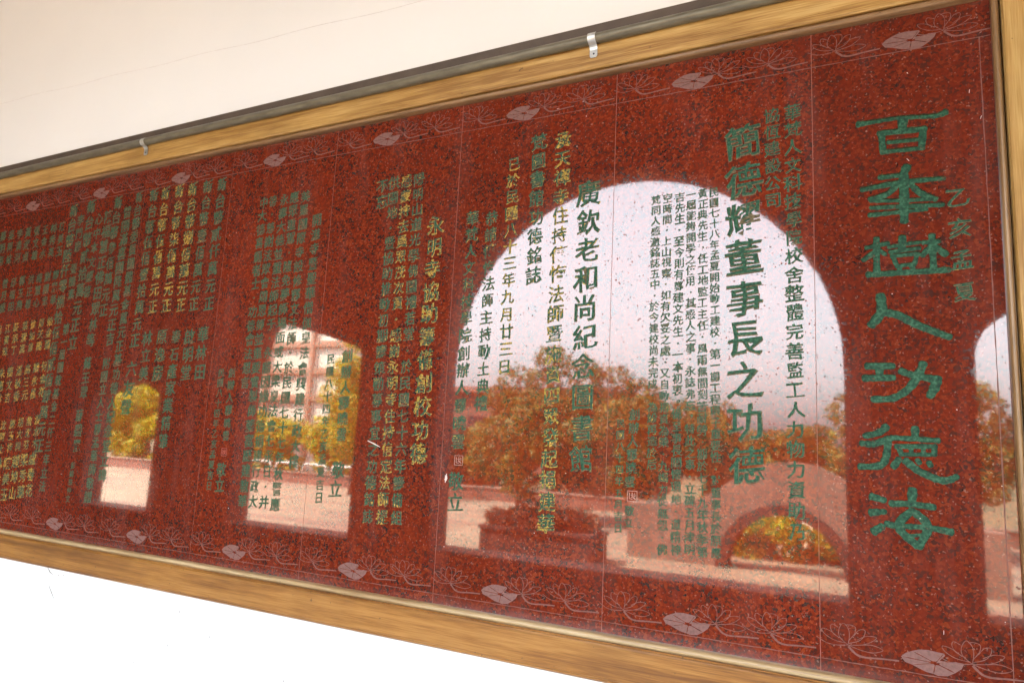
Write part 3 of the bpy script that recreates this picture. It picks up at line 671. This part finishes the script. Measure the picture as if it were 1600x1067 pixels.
PETALS = [  # closed pointed petals: list of (dx,dz) from flower base, in metres
    [(0, 0), (-0.019, 0.017), (-0.020, 0.036), (-0.010, 0.052), (0.002, 0.040), (0.004, 0.020), (0, 0)],
    [(-0.012, 0.012), (-0.032, 0.022), (-0.040, 0.036), (-0.036, 0.046), (-0.022, 0.040)],
    [(-0.006, 0.004), (-0.034, 0.008), (-0.055, 0.020), (-0.060, 0.032), (-0.040, 0.028), (-0.020, 0.014)],
    [(0.003, 0.012), (0.016, 0.030), (0.018, 0.046), (0.006, 0.050), (-0.006, 0.048)],
    [(0.002, 0.004), (0.026, 0.014), (0.038, 0.028), (0.040, 0.042), (0.026, 0.040), (0.014, 0.024)],
    [(0, 0), (0.028, 0.004), (0.052, 0.014), (0.066, 0.028), (0.044, 0.028), (0.022, 0.016)],
    [(0, 0), (0.030, -0.008), (0.058, -0.010), (0.080, 0.000), (0.056, 0.008), (0.028, 0.004), (0, 0)],
]
LEFT_TENDRIL = [(0, 0), (-0.024, -0.004), (-0.050, -0.002), (-0.074, 0.010)]
STEM = [(0.001, -0.003), (0.012, -0.014), (0.022, -0.021), (0.040, -0.024), (0.075, -0.021), (0.115, -0.019)]
def flower(mb, x, z, xmax=1e9):
    for pt in PETALS:
        q = [(x+dx, z+dz) for dx, dz in smooth_pts(pt, 4)]; q = [(min(px_, xmax), pz_) for px_, pz_ in q]
        ribbon(mb, q, [jit(0.0016) for _ in q], -0.0004-0.00008*random.random())
    q = [(x+dx, z+dz) for dx, dz in smooth_pts(LEFT_TENDRIL, 4)]; ribbon(mb, q, [jit(0.0018) for _ in q], -0.00052)
def stem(mb, x, z, ln=1.0):
    q = [(x+dx*ln, z+dz) for dx, dz in smooth_pts(STEM, 5)]; n = len(q)
    ribbon(mb, q, [0.0058-0.0022*i/n+random.uniform(-.0006, .0006) for i in range(n)], -0.0006)
def lotus_leaf(name, x, z, parent):
    # broad floating leaf with a notch, veins left as gaps
    out = [(-0.070, 0.004), (-0.060, 0.014), (-0.045, 0.021), (-0.030, 0.027), (-0.010, 0.029), (0.010, 0.027), (0.024, 0.026), (0.026, 0.021),
           (0.014, 0.008), (0.030, 0.007), (0.048, 0.010), (0.066, 0.009), (0.060, -0.004), (0.046, -0.016), (0.030, -0.026), (0.010, -0.029),
           (0.000, -0.026), (-0.016, -0.024), (-0.032, -0.018), (-0.046, -0.012), (-0.062, -0.008)]
    c = (0.005, 0.000)
    cuts = {2, 6, 10, 13, 16, 19, 0}      # vein directions by outline index
    V = []; Fc = []
    n = len(out)
    for i in range(n):
        a_, b_ = out[i], out[(i+1) % n]
        if i in (7, 8): pass
        def pull(p, q, f): return (p[0]+(q[0]-p[0])*f, p[1]+(q[1]-p[1])*f)
        mid_ = ((a_[0]+b_[0])/2, (a_[1]+b_[1])/2)
        a1 = pull(a_, c, 0.02); b1 = pull(b_, c, 0.02)
        ga = 0.16 if i in cuts else 0.0; gb = 0.16 if (i+1) % n in cuts else 0.0
        # inner corners step away from the vein
        inn_a = pull(pull(a_, c, 0.86), mid_, ga*0.6); inn_b = pull(pull(b_, c, 0.86), mid_, gb*0.6)
        ma = pull(pull(a_, c, 0.30), mid_, ga); mb2 = pull(pull(b_, c, 0.30), mid_, gb)
        k = len(V)
        V += [(x+p[0], -0.0005, z+p[1]) for p in (a1, b1, mb2, inn_b, inn_a, ma)]
        Fc += [(k, k+1, k+2, k+5), (k+5, k+2, k+3, k+4)]
    return mesh(name, V, Fc, LEAFC, parent)
ZL, ZU = 1.100, 2.7504
for k, sl in slabs.items():
    xl = -SW*(k+1)
    for zz in (ZL, ZU):
        mb = MB(); xr = -0.1405 if k == 0 else -SW*k-0.002
        xs_ = [xl+0.002+(xr-xl-0.002)*i/40 for i in range(41)]
        ribbon(mb, [(x, zz+random.uniform(-.0006, .0006)) for x in xs_], [jit(0.0022) for _ in xs_], -0.0003)
        mb.build("border_line", CARVE, sl)
        base = zz+(0.042 if zz == ZL else 0.039)
        for fx, ln in ((0.066, 1.0), (0.333, 1.0), (0.478, 0.98)):
            if k == 0 and fx > 0.45: continue
            mb = MB(); x = xl+fx+random.uniform(-.003, .003)
            flower(mb, x, base, xmax=-0.1405 if k == 0 else 1e9); stem(mb, x, base, ln if not (k == 0 and fx > .3) else 0.98)
            mb.build("lotus_flower", CARVE, sl)
        lotus_leaf("lotus_leaf", xl+0.253, base-0.011, sl)
mb = MB(); zs_ = [ZL+(ZU-ZL)*i/60 for i in range(61)]
ribbon(mb, [(-0.185+random.uniform(-.0005, .0005), z) for z in zs_], [jit(0.0026) for _ in zs_], -0.00035); mb.build("border_line", CARVE, slabs[0])

CUT = {}
for text, xa, za, xb, zb, size, gold in COLUMNS:
    k = int(min(10, max(0, math.floor(-(xa+xb)/2/SW))))
    if k == 0: CUT.setdefault(k, ([], []))
    column_mesh("inscription_column", text, xa, za, xb, zb, size, gold, slabs[k], None, DEPTH.get(k, 0))

# the title, in broad clerical strokes
def capsule(mb, pts, ws, y, grow=0.0):
    P = smooth_pts([(a_, b_, w_) for (a_, b_), w_ in zip(pts, ws)] if len(ws) == len(pts) else [(a_, b_, ws[0]) for a_, b_ in pts], 6)
    n = len(P); L = []; Rr = []
    for i in range(n):
        a_ = P[max(i-1, 0)]; b_ = P[min(i+1, n-1)]; tx, tz = b_[0]-a_[0], b_[1]-a_[1]; l = math.hypot(tx, tz) or 1
        nx, nz = -tz/l, tx/l; h = P[i][2]/2*(1+0.10*math.sin(i*1.9+P[i][0]*90))+grow
        L.append((P[i][0]+nx*h, P[i][1]+nz*h)); Rr.append((P[i][0]-nx*h, P[i][1]-nz*h))
    def cap(p, q, w_, fwd):
        l = math.hypot(p[0]-q[0], p[1]-q[1]) or 1; tx, tz = (p[0]-q[0])/l, (p[1]-q[1])/l; h = w_/2+grow; out = []
        for j in range(1, 6):
            th = math.pi*j/6-math.pi/2
            c_, s_ = math.cos(th)*0.62, math.sin(th)
            out.append((p[0]+tx*h*c_ - tz*h*s_*fwd, p[1]+tz*h*c_ + tx*h*s_*fwd))
        return out
    e1 = cap(P[-1], P[-2], P[-1][2], 1); e0 = cap(P[0], P[1], P[0][2], 1)
    poly = Rr + e1 + L[::-1] + e0
    mb.add([(x, y, z) for x, z in Rr]+[(x, y, z) for x, z in L], [(i, i+1, n+i+1, n+i) for i in range(n-1)])
    mb.add([(x, y, z) for x, z in [Rr[-1]]+e1+[L[-1]]], [tuple(range(7))])
    mb.add([(x, y, z) for x, z in [L[0]]+e0+[Rr[0]]], [tuple(range(7))])
TD = 0.0065
for key, strokes in TITLE.items():
    body = MB()
    for i, (pts, ws) in enumerate(strokes):
        one = MB(); capsule(one, pts, ws, 0)
        q = np.array([(v_[0], v_[2]) for v_ in one.v]); q, f2 = weld(q, one.f)
        prism(CUT[0], [tuple(p_) for p_ in q], f2)
        capsule(body, pts, ws, TD-0.0008-0.00002*i)
    mesh("title_character", body.v, body.f, PAINTS[0], slabs[0])

from mathutils.geometry import delaunay_2d_cdt
def carve(k, slab):
    """cut the lettering outlines into the slab's face: the face with holes, the walls of each cut, sides and back"""
    pts, fcs = CUT[k]
    zs = [z for x, z in pts]; x0, x1 = slab_x[k]
    b = len(pts)
    P = [Vector(q) for q in pts]+[Vector(q) for q in ((x0, ZB), (x1, ZB), (x1, ZT), (x0, ZT))]
    be = boundary_all(fcs)
    vo, eo, fo, vorig, eorig, forig = delaunay_2d_cdt(P, [(b, b+1), (b+1, b+2), (b+2, b+3), (b+3, b)]+be, [], 0, 2e-6)
    # winding number of every triangle's centre against the outlines
    VO = np.array([tuple(q) for q in vo]); T = np.array([list(f) for f in fo]); C_ = VO[T].mean(1)
    A_ = np.array(pts)[[e_[0] for e_ in be]]; B_ = np.array(pts)[[e_[1] for e_ in be]]
    wn = np.zeros(len(C_))
    for i0 in range(0, len(C_), 500):
        c_ = C_[i0:i0+500]; x_, z_ = c_[:, 0:1], c_[:, 1:2]
        up_ = (A_[None, :, 1] <= z_) & (B_[None, :, 1] > z_); dn_ = (A_[None, :, 1] > z_) & (B_[None, :, 1] <= z_)
        cr = (B_[None, :, 0]-A_[None, :, 0])*(z_-A_[None, :, 1])-(x_-A_[None, :, 0])*(B_[None, :, 1]-A_[None, :, 1])
        wn[i0:i0+500] = (up_ & (cr > 0)).sum(1)-(dn_ & (cr < 0)).sum(1)
    keep = [tuple(int(q) for q in T[i]) for i in range(len(T)) if wn[i] == 0 and x0 < C_[i, 0] < x1]
    V = [(q[0], 0.0, q[1]) for q in vo]; n = len(V); Fc = []; MI = []
    def ar(f): return sum(vo[f[i-1]][0]*vo[f[i]][1]-vo[f[i]][0]*vo[f[i-1]][1] for i in range(len(f)))
    keep = [f if ar(f) > 0 else f[::-1] for f in keep]
    Fc += keep; MI += [0]*len(keep)
    eps = 1e-5
    for a_, b_ in boundary(keep):
        (xa, za), (xb, zb) = vo[a_], vo[b_]
        if (abs(xa-x0) < eps and abs(xb-x0) < eps) or (abs(xa-x1) < eps and abs(xb-x1) < eps) or (abs(za-ZB) < eps and abs(zb-ZB) < eps) or (abs(za-ZT) < eps and abs(zb-ZT) < eps): continue
        m_ = len(V); V += [(xa, DEPTH[k], za), (xb, DEPTH[k], zb)]
        Fc.append((b_, a_, m_, m_+1)); MI.append(1)
    m_ = len(V)
    V += [(x0, 0, ZB), (x1, 0, ZB), (x1, 0, ZT), (x0, 0, ZT), (x0, .018, ZB), (x1, .018, ZB), (x1, .018, ZT), (x0, .018, ZT)]
    for f in ((0, 4, 5, 1), (1, 5, 6, 2), (2, 6, 7, 3), (3, 7, 4, 0), (4, 7, 6, 5)): Fc.append(tuple(m_+i for i in f)); MI.append(0)
    me = bpy.data.meshes.new("granite_slab"); me.from_pydata(V, [], Fc); me.materials.append(GRANITE); me.materials.append(EDGES[0] if k in (0, 1) else EDGES[0.3] if k != 4 else EDGES[0])
    me.polygons.foreach_set("material_index", MI); me.update(); slab.data = me
    print("carved", k, len(P), len(keep), len(V))
for k in CUT: carve(k, slabs[k])

# two small red seals and one rubbed seal
SEAL = plain("seal_red", (0.40, 0.10, 0.075), 0.8, scale=200, var=0.5)
SEALP = plain("seal_pale", (0.40, 0.22, 0.19), 0.8, scale=200, var=0.5)
for x, z, s, m_, k in ((-1.115, 1.473, 0.030, SEALP, 1), (-1.730, 1.547, 0.032, SEALP, 2), (-2.864, 1.521, 0.030, SEAL, 4)):
    mb = MB()
    h = s/2
    for pts in ([(-h, -h), (h, -h), (h, h), (-h, h), (-h, -h)], [(-h*.6, h*.6), (-h*.6, -h*.5), (h*.1, -h*.6)], [(0, h*.7), (0, -h*.1), (h*.6, 0), (h*.5, h*.6)], [(-h*.3, h*.2), (h*.4, h*.3)], [(h*.2, -h*.3), (h*.7, -h*.6)], [(-h*.2, -h*.2), (h*.5, -h*.3)]):
        ribbon(mb, [(x+a_, z+b_) for a_, b_ in pts], 0.0022, -0.0004-0.00005*random.random())
    mb.build("seal", m_, slabs[k])
# chips and scratches
CHIP = plain("chipped_stone", (0.72, 0.62, 0.58), 0.8)
mb = MB()
for i in range(9):
    a0 = i*0.7; ribbon(mb, [(-1.776, 1.484), (-1.776+0.010*math.cos(a0)*random.uniform(.5, 1.2), 1.484+0.015*math.sin(a0)*random.uniform(.5, 1.2))], [0.006, 0.002], -0.0005-0.00004*i)
mb.build("chip", CHIP, slabs[2])
mb = MB(); ribbon(mb, [(-2.125, 1.598), (-2.095, 1.588), (-2.066, 1.577)], [0.003, 0.004, 0.0015], -0.0011); mb.build("scratch", CHIP, slabs[3])
rs = random.Random(8)
for k in range(0, 8):
    mb = MB()
    for i in range(12):
        x = -SW*k-rs.uniform(0.15 if k == 0 else 0.02, 0.58); z = rs.uniform(1.15, 2.83); an = rs.uniform(0, 3.14); ln = rs.choice([0.002, 0.003, 0.004, 0.010])
        dx, dz = math.cos(an)*ln, math.sin(an)*ln
        ribbon(mb, [(x, z), (x+dx*.5, z+dz*.5+0.001), (x+dx, z+dz)], [0.0008, 0.0024 if ln < .01 else 0.0012, 0.0006], -0.00045)
    mb.build("scratch", CARVE if k % 2 else CHIP, slabs[k])

# frame: profiles swept along the rails
def top_prof(z0, z1, sgn):
    # z0 inner (granite side) -> z1 outer
    return z0, z1
XL_, XR_ = -7.2, -0.152
flat_t = [(0.021, 2.878), (-0.022, 2.878), (-0.026, 2.8795), (-0.030, 2.884), (-0.030, 2.968), (-0.027, 2.972), (0.021, 2.972)]
flat_b = [(0.021, 1.048), (-0.022, 1.048), (-0.022, 1.044), (-0.0285, 1.043), (-0.030, 1.040), (-0.030, 0.949), (-0.026, 0.946), (-0.026, 0.941), (-0.021, 0.936), (0.021, 0.936)]
MB().extrude_x(flat_t, XL_, XR_+0.02).build("top_rail", WOODX, ins)
MB().extrude_x(flat_b, XL_, XR_+0.02).build("bottom_rail", WOODL, ins)
def bead(z, up, x0, x1, name, mat):
    prof = [(0.0002, z-0.010*up), (-0.008, z-0.010*up)]
    for j in range(9):
        th = math.pi*j/8; prof.append((-0.014-0.011*math.sin(th), z-0.0095*up*math.cos(th)))
    prof += [(-0.014, z+0.0115*up), (0.0002, z+0.0115*up)]
    return MB().extrude_x(prof, x0, x1).build(name, mat, ins, smooth=False)
bead(2.866, 1, XL_, XR_, "bead_moulding", BEADM)
bead(1.0585, -1, XL_, XR_, "bead_moulding", BEADL)
# right-hand stile with its bead
prof = [(-0.158, 0.0002), (-0.158, -0.008)]
for j in range(9):
    th = math.pi*j/8; prof.append((-0.1500-0.0078*math.cos(th), -0.014-0.010*math.sin(th)))
prof += [(-0.1410, -0.014), (-0.1410, 0.0002)]
MB().extrude_z(prof, 0.94, 2.97).build("bead_moulding", BEADZ, ins)
st_prof = [(-0.1375, 0.021), (-0.1375, -0.022), (-0.136, -0.027), (-0.133, -0.032), (-0.034, -0.032), (-0.030, -0.028), (-0.030, 0.021)]
MB().extrude_z(st_prof, 0.90, 3.0).build("side_stile", WOODZ, ins)

# conduit along the top of the frame, with strap clamps
cond = empty("conduit_pipe", "grey metal conduit pipe running along the top of the wooden frame", "pipe")
PZ, PY, PR = 2.977, -0.043, 0.0175
MB().tube([(x, PY+0.0015*math.sin(x*2.1), PZ+0.0015*math.sin(x*1.3)) for x in np.linspace(-7.2, 3.0, 60)], PR, 16).build("pipe", PIPE, cond, smooth=True)
def clamp(x):
    hw = 0.0135; pts = []
    for j in range(11):
        th = R(115) - R(205)*j/10 + 0    # over the front of the pipe, from behind the top to underneath
        pts.append((PY-(PR+0.0016)*math.cos(R(90)-th+R(0)) if False else PY-(PR+0.0018)*math.sin(R(20)+R(140)*j/10), PZ+(PR+0.0018)*math.cos(R(20)+R(140)*j/10)))
    pts += [(-0.040, PZ-0.0215), (-0.0345, PZ-0.0265), (-0.0325, PZ-0.034), (-0.0325, PZ-0.056)]
    n = len(pts); V = []; Fc = []
    th_ = 0.0014
    for (y, z), s in zip(pts, [0]*n):
        V += [(x-hw, y, z), (x+hw, y, z), (x-hw, y-th_, z), (x+hw, y-th_, z)]
    # rounded foot
    y, z = pts[-1]
    V += [(x-hw*.7, y, z-0.006), (x+hw*.7, y, z-0.006), (x-hw*.7, y-th_, z-0.006), (x+hw*.7, y-th_, z-0.006)]
    n += 1
    for i in range(n-1):
        a_ = 4*i; c_ = a_+4
        Fc += [(a_, a_+1, c_+1, c_), (a_+2, c_+2, c_+3, a_+3), (a_, c_, c_+2, a_+2), (a_+1, a_+3, c_+3, c_+1)]
    Fc.append((4*n-4, 4*n-3, 4*n-1, 4*n-2))
    m2 = MB(); m2.add(V, Fc); o = m2.build("strap_clamp", STRAP, cond)
    s_ = MB(); s_.tube([(x+0.001, -0.0338, PZ-0.049), (x+0.001, -0.0362, PZ-0.049)], [0.0036, 0.0026], 10); s_.build("screw", SCREW, o)
clamp(-1.275); clamp(-3.585); clamp(0.9)
trk = MB().extrude_x([(0.0215, 2.985), (-0.016, 2.985), (-0.018, 2.987), (-0.018, 3.045), (-0.012, 3.048), (-0.010, 3.052), (-0.004, 3.054), (0.0215, 3.054)], -7.2, 3.0).build("cable_trunking", CHANNEL)
tag(trk, "dark bronze cable trunking fixed on the white wall just above the grey conduit pipe", "trunking")

# ---------------------------------------------------------------- the garden seen in the polished stone
def leaves(name, blobs, n, size, mat, parent=None, seed=1):
    r = np.random.default_rng(seed)
    wt = np.array([b[3]*b[4]*b[5] for b in blobs])**0.67; wt = wt/wt.sum()
    idx = r.choice(len(blobs), n, p=wt)
    B = np.array(blobs)[idx]
    d = r.normal(size=(n, 3)); d /= np.linalg.norm(d, axis=1)[:, None]
    rad = r.uniform(0.45, 1.0, n)**0.5
    rad *= 1+0.16*np.sin(d[:, 0]*7+B[:, 0]*3)*np.sin(d[:, 2]*6+B[:, 1])
    P = B[:, :3]+d*rad[:, None]*B[:, 3:6]
    nr = d*0.6+r.normal(size=(n, 3))*0.7; nr /= np.linalg.norm(nr, axis=1)[:, None]
    t = np.cross(nr, r.normal(size=(n, 3))); t /= np.linalg.norm(t, axis=1)[:, None]; b = np.cross(nr, t)
    s = size*r.uniform(0.6, 1.35, n)[:, None]
    V = np.stack([P-t*s, P-b*s*0.55, P+t*s, P+b*s*0.55], 1).reshape(-1, 3)
    me = bpy.data.meshes.new(name); me.vertices.add(4*n); me.vertices.foreach_set("co", V.ravel())
    me.loops.add(4*n); me.loops.foreach_set("vertex_index", np.arange(4*n)); me.polygons.add(n)
    me.polygons.foreach_set("loop_start", np.arange(n)*4); me.polygons.foreach_set("loop_total", np.full(n, 4))
    me.materials.append(mat); me.update(); me.validate()
    return link(bpy.data.objects.new(name, me), parent)
def tree(name, label, cat, x, Y, base_r, blobs, n, size, mat, seed, group=None, limbs=5):
    t = empty(name, label, cat, group)
    r = random.Random(seed); mb = MB(); y = -Y
    tops = r.sample(blobs, min(limbs, len(blobs)))
    fork = (x+r.uniform(-.1, .1), y, -0.15+0.35*(min(b[2] for b in blobs)+0.3))
    fz = max(0.35, min(b[2]-b[5]*0.5 for b in blobs))
    mb.tube([(x, y, -0.17), (x+.02, y, fz*.5), (x+.05, y, fz)], [base_r, base_r*.8, base_r*.7], 8)
    for b in tops:
        mb.tube([(x+.05, y, fz-0.05), ((x+b[0])/2+r.uniform(-.1, .1), (y+b[1])/2, (fz+b[2])/2), (b[0], b[1], b[2]+b[5]*.3)], [base_r*.55, base_r*.38, base_r*.12], 6)
    mb.build("trunk", BARK, t, smooth=True)
    leaves("crown", blobs, n, size, mat, t, seed); return t
def cloud(cx, cy, cz, rx, ry, rz, n, br, seed):
    r = random.Random(seed); out = []
    for i in range(n):
        while True:
            p = [r.uniform(-1, 1) for _ in range(3)]
            if sum(q*q for q in p) < 1: break
        s = br*r.uniform(0.65, 1.25)
        out.append((cx+p[0]*(rx-s*.6), cy+p[1]*(ry-s*.6), cz+p[2]*(rz-s*.6), s, s, s*.85))
    return out
GT = "garden trees beyond the arcade"
tree("garden_tree", "broad brown-leaved tree with thin trunks left of centre in the reflected arch", "tree", -8.3, 14.0, .10,
     cloud(-7.8, -14, 1.95, 2.2, 1.5, 1.6, 46, .52, 3)+[(-7.5, -14, 3.75, .5, .5, .45), (-6.6, -14, 3.4, .5, .4, .5), (-8.4, -14, 3.2, .6, .5, .5), (-5.9, -14, 3.2, .6, .5, .5), (-5.2, -14, 2.9, .5, .5, .4)], 22000, .062, F_OLIVE, 31, GT)
tree("garden_tree", "loose brown-green tree in the middle of the reflected arch", "tree", -5.3, 13.6, .09,
     cloud(-5.3, -13.6, 1.75, 2.0, 1.3, 1.45, 40, .5, 5), 13000, .06, F_OLIVE, 32, GT)
tree("garden_tree", "small round-headed tree behind the concrete garden arch, left of the two", "tree", -3.5, 15.0, .08,
     cloud(-3.6, -15, 1.7, 1.15, 1.0, 1.2, 20, .42, 7), 8000, .055, F_OLIVE, 33, GT)
tree("garden_tree", "small round-headed tree behind the concrete garden arch, right of the two", "tree", -1.85, 16.0, .08,
     cloud(-1.85, -16, 1.9, .85, .8, .95, 16, .38, 9), 7000, .05, F_OLIVE, 34, GT)
tree("garden_tree", "tall brown-green tree at the right edge of the reflected arch", "tree", 0.8, 14.5, .12,
     cloud(0.6, -14.5, 2.0, 1.9, 1.4, 1.7, 34, .5, 11), 12000, .065, F_OLIVE, 35, GT)
tree("garden_tree", "yellow-leaved tree in front of the cream building", "tree", -14.4, 15.0, .10,
     cloud(-14.2, -15, 2.9, 1.5, 1.2, 2.1, 34, .46, 13), 11000, .06, F_YELL, 36, GT)
tree("evergreen_tree", "tall dark evergreen beyond the left end of the low wall", "tree", -33, 21.5, .3,
     cloud(-34, -21.5, 6.0, 7.0, 2.5, 4.2, 46, 1.6, 15)+cloud(-37, -21.5, 3.5, 5, 2, 3.4, 22, 1.5, 16), 26000, .2, F_DARK, 37)
def shrub(label, blobs, n, size, mat, seed, name="shrub", cat="shrub", group=None):
    t = empty(name, label, cat, group); mb = MB(); r = random.Random(seed)
    for b in blobs[:6]: mb.tube([(b[0]*.6+blobs[0][0]*.4, b[1], -0.16), (b[0], b[1], b[2])], [.03, .012], 5)
    mb.build("stem", BARK, t); leaves("foliage", blobs, n, size, mat, t, seed); return t
for i, (x0, x1, top, lab) in enumerate(((-32.5, -24.5, 3.6, "yellow-green bank of shrubs at the far left behind the low wall"),
        (-24.5, -19.3, 2.6, "yellow-green bank of shrubs second from the left behind the low wall"), (-19.3, -15.5, 2.9, "yellow-green bank of shrubs in front of the cream building"))):
    bl = cloud((x0+x1)/2, -18.4, top*.48, (x1-x0)*.56, .8, top*.52, 34, .62, 40+i)
    shrub(lab, bl, 9000, .10, F_YELL, 50+i, "shrub_bank", "shrubs", "shrubs behind the low wall")
for i, (x0, x1, lab) in enumerate(((-15.5, -10.5, "rust-brown hedge behind the broad garden tree"), (-10.5, -5.0, "rust-brown hedge behind the middle garden tree"), (-5.0, 2.5, "rust-brown hedge behind the round-headed trees"))):
    bl = cloud((x0+x1)/2, -18.6, 1.05, (x1-x0)*.56, .8, 1.25, 34, .6, 60+i)
    shrub(lab, bl, 8000, .10, F_RUST if i < 2 else F_OLIVE, 70+i, "hedge", "hedge", "hedges behind the low wall")
shrub("bright yellow bush seen through the concrete garden arch", cloud(-2.1, -11.0, 0.30, .85, .5, .62, 22, .24, 21), 9000, .035, F_YELL, 81)
shrub("olive bush beside the yellow one behind the concrete garden arch", cloud(-0.95, -11.2, 0.20, .75, .5, .56, 18, .24, 22), 7000, .035, foliage("olive_yellow_leaves", (0.12, 0.10, 0.01), (0.26, 0.22, 0.015), (0.42, 0.37, 0.02)), 82)
shrub("low rust-coloured shrub in the square planter", cloud(-5.05, -8.3, 0.50, 1.05, .5, .36, 30, .2, 23), 8000, .035, F_RUST, 83, group=None)

pl = empty("planter_box", "square dark red stone planter in front of the broad garden tree", "planter")
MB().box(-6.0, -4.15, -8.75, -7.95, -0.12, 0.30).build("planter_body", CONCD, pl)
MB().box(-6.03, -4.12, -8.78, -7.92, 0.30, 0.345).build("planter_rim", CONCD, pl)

# bell-shaped concrete garden arch
ga = empty("garden_arch", "bell-shaped weathered concrete garden wall with a low arched opening", "garden arch")
def topline(x):
    pts = [(-4.1, 0.76), (-3.3, 0.80), (-2.95, 0.88), (-2.6, 1.08), (-2.2, 1.36), (-1.85, 1.53), (-1.5, 1.57), (-1.15, 1.53), (-0.8, 1.36), (-0.4, 1.08), (0.0, 0.88), (0.35, 0.80), (1.2, 0.76)]
    for (x0, z0), (x1, z1) in zip(pts, pts[1:]):
        if x <= x1: return z0+(z1-z0)*(x-x0)/(x1-x0)
    return 0.76
def holetop(x):
    d = (x+1.63)/0.87
    return -0.14+0.93*math.sqrt(max(0, 1-d*d)) if abs(d) < 1 else -0.14
for x0, x1 in ((-4.05, -2.5), (-0.76, 1.2)):
    xs = np.linspace(x0, x1, 16); MB().slab(xs, [-0.14]*16, [topline(x) for x in xs], -9.9, -9.5).build("wall_wing", CONC, ga)
xs = [-1.63+0.87*math.cos(math.pi*(1-i/30)) for i in range(31)]
MB().slab(xs, [holetop(x) for x in xs], [topline(x) for x in xs], -9.9, -9.5).build("arch_head", CONC, ga)
def rimshape(r0, r1, y0, y1):
    n = 30; V = []; Fc = []
    for i in range(n+1):
        th = math.pi*(1-i/n)
        for rr in (r0, r1):
            for y in (y0, y1): V.append((-1.63+(0.87+rr)*math.cos(th), y, -0.14+(0.93+rr)*math.sin(th)))
    for i in range(n):
        a_ = 4*i; c_ = a_+4
        Fc += [(a_, c_, c_+1, a_+1), (a_+2, a_+3, c_+3, c_+2), (a_, a_+2, c_+2, c_), (a_+1, c_+1, c_+3, a_+3)]
    Fc += [(0, 1, 3, 2), (4*n, 4*n+2, 4*n+3, 4*n+1)]
    return MB().add(V, Fc)
rimshape(-0.04, 0.12, -9.95, -9.44).build("arch_rim", CONCD, ga)  # rim coloured dark to stand in for shade on the opening's inner thickness
MB().box(-4.08, 1.23, -9.93, -9.47, -0.16, -0.02).build("plinth", CREAMC, ga) if False else None

lw = empty("low_garden_wall", "low faded red garden wall running below the shrubs", "garden wall")
MB().box(-34, 4, -17.6, -17.3, -0.16, 0.26).build("wall_body", REDW, lw); MB().box(-34, 4, -17.63, -17.27, 0.26, 0.30).build("coping", CONC, lw)
hoops = []
hl = ["leftmost", "second", "third", "fourth", "fifth", "sixth", "rightmost"]
for i in range(7):
    x0 = -22.6+i*1.32; x1 = x0+1.05; pts = [(x0, -17.45, 0.29)]
    for j in range(7): th = math.pi-math.pi/2*j/6; pts.append((x0+.16+.16*math.cos(th), -17.45, 0.44+.16*math.sin(th)))
    for j in range(7): th = math.pi/2-math.pi/2*j/6; pts.append((x1-.16+.16*math.cos(th), -17.45, 0.44+.16*math.sin(th)))
    pts.append((x1, -17.45, 0.29))
    o = MB().tube(pts, 0.03, 8).build("hoop_rail", WHITE, None, True)
    tag(o, "%s white hoop rail on the low garden wall" % hl[i], "rail", "white hoop rails on the low wall")

bd = empty("cream_building", "cream building with salmon bands standing behind the yellow-leaved tree", "building")
MB().box(-38, -24.2, -32, -26, -0.16, 9.0).build("wall", FACADE, bd)
for i in range(6): MB().box(-38.02, -24.15, -25.995, -25.85, 2.0+1.42*i, 2.32+1.42*i).build("band", BAND, bd)
for x in (-37.8, -36.3, -33.1, -29.9, -26.7, -24.4): MB().box(x, x+0.28, -25.998, -25.80, -0.16, 8.98).build("pilaster", BAND, bd)
MB().box(-40.5, -23.8, -32.5, -25.5, 9.0, 9.35).build("roof", ROOFM, bd)
fb = empty("long_low_building", "long low building with a pale roof edge far behind the garden trees", "building")
MB().box(-52, -16, -50, -42, -0.16, 5.3).build("wall", REDW, fb); MB().box(-52.5, -15.5, -50.5, -41.6, 5.3, 5.7).build("roof", ROOFM, fb)
for i in range(10): MB().box(-50+3.4*i, -48.6+3.4*i, -41.99, -41.93, 2.0, 3.6).build("window", plain("dark_glass_%d" % i, (0.03, 0.03, 0.035), 0.1), fb)
gw = empty("garden_fence", "short red garden fence with white finials and cream posts behind the bushes", "fence")
MB().box(-3.1, 0.3, -13.3, -13.2, -0.16, 0.34).build("panel", REDW, gw)
for i in range(7): MB().tube([(-2.95+i*.27, -13.25, .34), (-2.95+i*.27, -13.25, .40), (-2.95+i*.27, -13.25, .47)], [.05, .028, .012], 8).build("finial", WHITE, gw)
for x in (-1.62, -1.18, -0.75, -0.3): MB().box(x, x+.20, -13.36, -13.14, -0.16, .62).build("post", CREAMC, gw)
